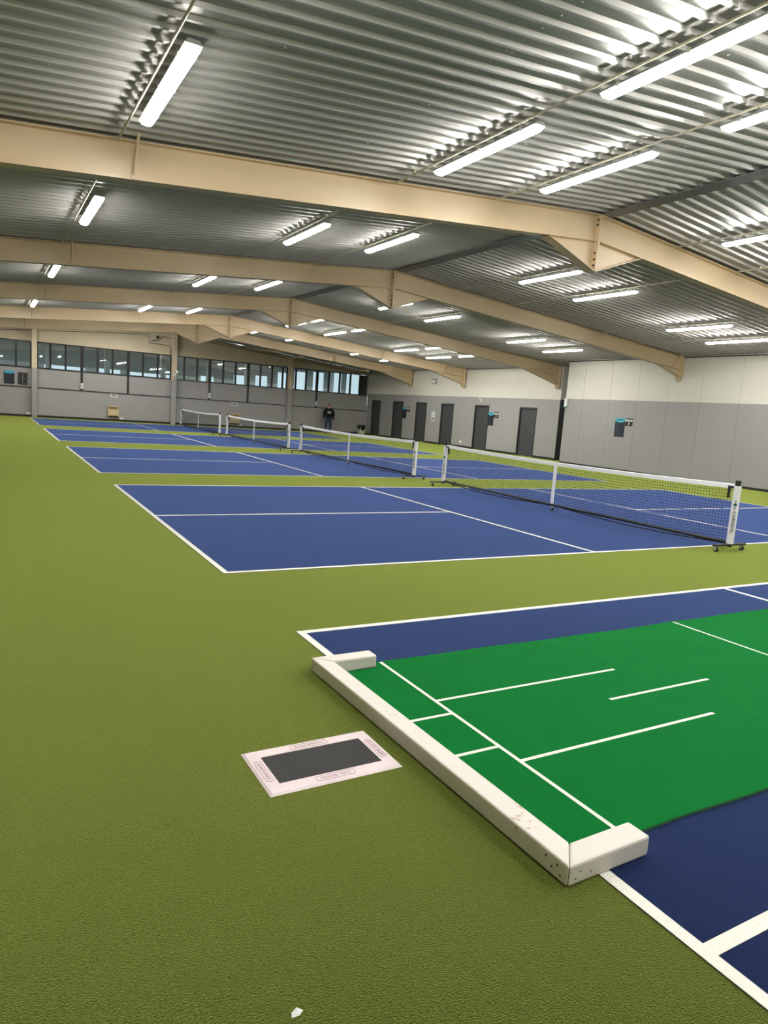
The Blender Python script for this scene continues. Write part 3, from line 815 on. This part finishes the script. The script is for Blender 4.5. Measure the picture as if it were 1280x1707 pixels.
for x, z, lb in ((.0, .11, 'white box low on wall left of the first post'), (4.24, .10, 'white box low on wall right of the left heater'), (10.53, .10, 'white box low on wall right of the right heater')):
    t = thing('socket_box', lb, 'socket', (x, YF, z)); MB().bbox(-.1, .1, -.08, -.018, 0, .12, .01).build('housing', 'white', t)
for x, lb in ((2.37, 'white switch box on the black strip below second window bay'), (8.75, 'white switch box on the black strip right of middle post'), (15.10, 'white switch box on the black strip left of the person')):
    t = thing('switch_box', lb, 'switch', (x, YF-.02, 1.52)); MB().bbox(-.06, .06, -.05, -.002, 0, .27, .01).build('housing', 'white', t)
    MB().box(-.02, .02, -.056, -.05, .1, .18).build('rocker', 'papergrey', t)
t = thing('court_poster', 'navy poster with teal curved header at left end of window wall', 'poster', (-.80, YF, 1.53))
MB().bbox(-.215, .215, -.012, .026, 0, .58, .003, 1).build('board', 'navy', t)
q = MB(); q.extrude([(-.215, -.0135, .56)]+[(-.215+.43*k/10, -.0135, .585+.03*math.sin(PI*k/10)) for k in range(11)]+[(.215, -.0135, .56)]+[(.215-.43*k/10, -.0135, .49-.025*math.sin(PI*k/10)) for k in range(11)], (0, .0013, 0)); q.build('header', 'teal', t)
q = MB(); rnd = random.Random(5)
z = .43
while z > .05: q.box(-.18, -.18+rnd.uniform(.12, .34), -.0135, -.0122, z, z+.012); z -= .042
q.build('printed_lines', 'print', t)
t = thing('square_poster', 'black poster with four outlined squares left of the first post', 'poster', (-.235, YF, 1.53))
MB().bbox(-.205, .205, -.012, .026, 0, .55, .003, 1).build('board', 'signblack', t)
q = MB()
for cx in (-.082, .082):
    for cz in (.14, .39):
        for bx in ((cx-.078, cx+.078, cz-.095, cz-.083), (cx-.078, cx+.078, cz+.083, cz+.095), (cx-.078, cx-.066, cz-.095, cz+.095), (cx+.066, cx+.078, cz-.095, cz+.095)):
            q.box(bx[0], bx[1], -.0135, -.0122, bx[2], bx[3])
q.box(-.05, .05, -.0135, -.0122, .255, .275)
q.build('outline', 'papergrey', t)
# junction box, cables, round detector, post lamp
t = thing('junction_box', 'white junction box with two dark holes high left of middle post', 'junction box', (5.66, YF, 4.17))
MB().bbox(-.09, .09, -.08, -.002, 0, .17, .01).build('box', 'white_wall', t)
MB().box(-.06, -.015, -.083, -.08, .06, .11).box(.015, .06, -.083, -.08, .06, .11).build('hole', 'ink', t)
t = thing('round_sounder', 'dark round sounder beside the junction box', 'alarm', (5.96, YF, 4.43))
MB().tube([(0, -.07, 0), (0, -.002, 0)], .075, 18).build('shell', 'cable', t); MB().tube([(0, -.085, 0), (0, -.07, 0)], .04, 14).build('cone', 'winframe', t)
y = YF-.018
for pts, lb in (([(-1.5, y, 3.96), (3.0, y, 4.34), (5.42, y, 4.52), (5.52, y, 4.40), (5.56, y, 4.29)], 'dark cable running along the gable top to the junction box'),
                ([(5.76, y, 4.25), (6.06, y, 4.30), (6.22, y, 4.50), (6.45, y, 4.47), (6.68, y, 4.45)], 'dark cable from junction box rising right to the post'),
                ([(5.54, y, 4.2), (5.52, y, 4.12), (6.0, y, 4.09), (6.56, y, 4.06), (6.64, y, 3.98), (6.65, y, 3.2), (6.65, y, 2.55)], 'dark red cable dropping down beside the middle post')):
    tag(MB().tube(pts, .013, 6).build('cable', 'cable'), lb, 'cable', 'cables on the gable wall')
t = thing('post_lamp', 'small white box lamp on the middle grey post', 'lamp', (6.80, YF-.27, 2.40))
MB().bbox(-.06, .06, -.06, -.001, 0, .24, .01).build('housing', 'white', t); MB().box(-.03, .03, -.063, -.06, .05, .1).build('slot', 'ink', t)

# ------------------------------------------------------------------ bin
t = thing('waste_bin', 'cream waste bin lined with black bag beside the farthest door', 'bin', (17.72, 31.0, 0))
b = MB()
for (r0, z0_), (r1, z1_) in (((.15, 0), (.19, .50)),):
    P0 = [(-r0, -r0, z0_), (r0, -r0, z0_), (r0, r0, z0_), (-r0, r0, z0_)]; P1 = [(-r1, -r1, z1_), (r1, -r1, z1_), (r1, r1, z1_), (-r1, r1, z1_)]
    A = [b.bm.verts.new(p) for p in P0]; B_ = [b.bm.verts.new(p) for p in P1]
    b._f(A[::-1]); b._f(B_)
    for k in range(4): b._f([A[k], A[(k+1) % 4], B_[(k+1) % 4], B_[k]])
b.build('bin_body', 'bin', t, bevel=.02)
b = MB(); n = 28; rings = []
for r, z, j in ((.205, .33, .035), (.225, .42, .012), (.228, .52, .008), (.21, .57, .01), (.15, .56, .01), (.12, .50, .0)):
    ring = []
    for k in range(n):
        a = 2*PI*k/n; c, s_ = math.cos(a), math.sin(a); sq = 1/max(abs(c), abs(s_))**.7
        rr = r*sq*.93
        ring.append(b.bm.verts.new((rr*c, rr*s_, z+j*math.sin(a*5)+(-.06*max(0, math.cos(a+PI/2)) if z < .4 else 0))))
    rings.append(ring)
for A, B_ in zip(rings, rings[1:]):
    for k in range(n): b._f([A[k], A[(k+1) % n], B_[(k+1) % n], B_[k]])
b._f(rings[-1])
b.build('bin_bag', 'rubber', t, smooth=True)

# ------------------------------------------------------------------ person
def skin_mesh(name, verts, edges, radii, m, parent, root=0, sub=2, voxel=None, extra=None):
    me = bpy.data.meshes.new(name); me.from_pydata(verts, edges, [])
    o = bpy.data.objects.new(name, me); COL.objects.link(o)
    md = o.modifiers.new('skin', 'SKIN'); md.use_smooth_shade = True
    for i, v in enumerate(me.skin_vertices[0].data):
        r = radii[i]; v.radius = r if isinstance(r, tuple) else (r, r); v.use_root = (i == root); v.use_loose = False
    sd = o.modifiers.new('sub', 'SUBSURF'); sd.levels = sub; sd.render_levels = sub
    dg = bpy.context.evaluated_depsgraph_get(); dg.update()
    ev = bpy.data.meshes.new_from_object(o.evaluated_get(dg))
    bpy.data.objects.remove(o)
    if voxel:
        bm = bmesh.new(); bm.from_mesh(ev)
        for e in extra or []:
            b2 = e.bm; mp = {}
            for v in b2.verts: mp[v] = bm.verts.new(v.co)
            for f in b2.faces: bm.faces.new([mp[v] for v in f.verts])
            b2.free()
        bm.to_mesh(ev); bm.free()
        o2 = bpy.data.objects.new(name, ev); COL.objects.link(o2)
        rm = o2.modifiers.new('r', 'REMESH'); rm.mode = 'VOXEL'; rm.voxel_size = voxel; rm.use_smooth_shade = True
        dg = bpy.context.evaluated_depsgraph_get(); dg.update()
        ev2 = bpy.data.meshes.new_from_object(o2.evaluated_get(dg)); bpy.data.objects.remove(o2); ev = ev2
    ev.name = name; ev.materials.clear(); ev.materials.append(M[m])
    for p in ev.polygons: p.use_smooth = True
    r = bpy.data.objects.new(name, ev); COL.objects.link(r); r.parent = parent
    return r
# local frame: faces -y, height about 1.64
pr = thing('person', 'person in black hoodie with white print and blue jeans by far wall', 'person', (15.47, 30.9, 0), math.radians(-20))
pr.scale = (1.12, 1.06, 1.0)
V_, E_, R_ = [], [], []
def chain(pts, start=None):
    prev = start
    for p, r in pts:
        V_.append(p); R_.append(r)
        if prev is not None: E_.append((prev, len(V_)-1))
        prev = len(V_)-1
    return prev
pel = chain([((0, .01, .86), (.15, .10))])
ch = chain([((0, .01, 1.00), (.14, .10)), ((0, .0, 1.16), (.15, .105)), ((0, .005, 1.30), (.14, .09))], pel)
nk = chain([((0, .01, 1.40), (.055, .055)), ((0, .0, 1.46), (.05, .05))], ch)
extras = []
hd = MB().sphere((0, -.012, 1.535), .1, (.78, .95, 1.13), 24, 16); extras.append(hd)
extras.append(MB().sphere((0, -.04, 1.475), .055, (.95, .9, .8), 14, 10))          # jaw
extras.append(MB().extrude([(-.016, -.098, 1.505), (.016, -.098, 1.505), (.008, -.10, 1.55), (-.008, -.10, 1.55)], (0, -.022, -.004)))  # nose
for s in (-1, 1): extras.append(MB().sphere((s*.079, .0, 1.53), .03, (.4, .7, 1.1), 10, 8))                                  # ears
for s in (-1, 1):
    sh_ = chain([((s*.14, .01, 1.32), (.07, .07)), ((s*.19, .02, 1.29), (.058, .058)), ((s*.235, .03, 1.05), (.046, .046)), ((s*.225, -.03, .88), (.036, .036)), ((s*.205, -.05, .82), (.03, .02))], ch)
    for k, (dx, L_) in enumerate(((-.024, .075), (-.008, .085), (.008, .08), (.024, .062))):
        c1 = chain([((s*.20+dx*.4, -.055+dx, .795), .011), ((s*.195+dx*.5, -.06+dx, .795-L_*.5), .0095), ((s*.18+dx*.5, -.06+dx, .795-L_), .008)], sh_)
    chain([((s*.19, -.085, .80), .012), ((s*.175, -.10, .765), .010)], sh_)
    hp = chain([((s*.085, .01, .78), (.085, .085)), ((s*.10, .0, .46), (.056, .058)), ((s*.105, .015, .30), (.05, .055)), ((s*.105, .02, .09), (.036, .04)), ((s*.11, -.04, .045), (.036, .03)), ((s*.115, -.14, .035), (.036, .024))], pel)
body = skin_mesh('body', V_, E_, R_, 'skin', pr, 0, 2, .011, extras)
# hoodie
V_, E_, R_ = [], [], []
pel = chain([((0, .01, .77), (.17, .125))])
ch = chain([((0, .01, 1.00), (.178, .128)), ((0, .0, 1.16), (.18, .128)), ((0, .01, 1.31), (.155, .105)), ((0, .03, 1.405), (.085, .075))], pel)
for s in (-1, 1):
    chain([((s*.16, .01, 1.325), (.085, .085)), ((s*.205, .02, 1.28), (.078, .078)), ((s*.25, .03, 1.05), (.066, .066)), ((s*.235, -.03, .89), (.055, .055)), ((s*.215, -.05, .77), (.05, .046))], 3)
hood_r = [MB().sphere((0, .075, 1.40), .10, (1.15, .7, .75), 16, 10)]
hoodie = skin_mesh('hoodie', V_, E_, R_, 'hoodie', pr, 0, 2, .012, hood_r)
ins = MB(); xx = -.088
for wd, hh in ((.032, .05), (.032, .05), (.034, .05), (.03, .05)):
    ins.box(xx, xx+wd, -.150, -.124, 1.20, 1.20+hh); xx += wd+.006
ins.extrude([(.072, -.150, 1.19), (.115, -.150, 1.215), (.072, -.150, 1.25)], (0, .03, 0))
xx = -.075
for wd in (.02, .016, .028, .034, .02, .012):
    ins.box(xx, xx+wd, -.147, -.12, 1.14, 1.172); xx += wd+.007
ins.build('chest_print', 'white', hoodie)
V_, E_, R_ = [], [], []
pel = chain([((0, .01, .98), (.145, .11)), ((0, .01, .88), (.15, .115))])
for s in (-1, 1):
    chain([((s*.09, .01, .76), (.10, .10)), ((s*.105, .0, .46), (.075, .078)), ((s*.11, .015, .25), (.068, .072)), ((s*.112, .02, .06), (.066, .072))], pel)
skin_mesh('jeans', V_, E_, R_, 'jeans', pr, 0, 2, .012)
for s in (-1, 1):
    b = MB()
    prof = [(-.18, .028, .05), (-.15, .045, .062), (-.06, .048, .085), (.02, .045, .10), (.07, .04, .095)]
    rings = []
    for yy, hw, hz in prof:
        rings.append([b.bm.verts.new((s*.112+hw*cx, yy, 0.002+hz*cz)) for cx, cz in ((-1, 0), (1, 0), (1, .5), (.6, 1), (-.6, 1), (-1, .5))])
    for A, B_ in zip(rings, rings[1:]):
        for k in range(6): b._f([A[k], A[(k+1) % 6], B_[(k+1) % 6], B_[k]])
    b._f(rings[0][::-1]); b._f(rings[-1])
    b.build('shoe', 'shoe', pr, bevel=.008)
b = MB().sphere((0, .012, 1.558), .104, (.86, .98, 1.06), 24, 16)
bmesh.ops.delete(b.bm, geom=[v for v in b.bm.verts if (v.co.y < -.035 and v.co.z < 1.60) or v.co.z < 1.485], context='VERTS')
hair = b.build('hair', 'hair', pr, smooth=True)
md = hair.modifiers.new('s', 'SOLIDIFY'); md.thickness = .014
for s in (-1, 1):
    MB().sphere((s*.03, -.103, 1.54), .011, (1.2, .6, .8), 10, 8).build('eye', 'eye', pr, smooth=True)
    MB().box(s*.03-.018, s*.03+.018, -.11, -.10, 1.556, 1.562).build('eyebrow', 'hair', pr)
MB().sphere((0, -.093, 1.476), .02, (1.1, .5, .35), 10, 8).build('mouth', 'lip', pr, smooth=True)
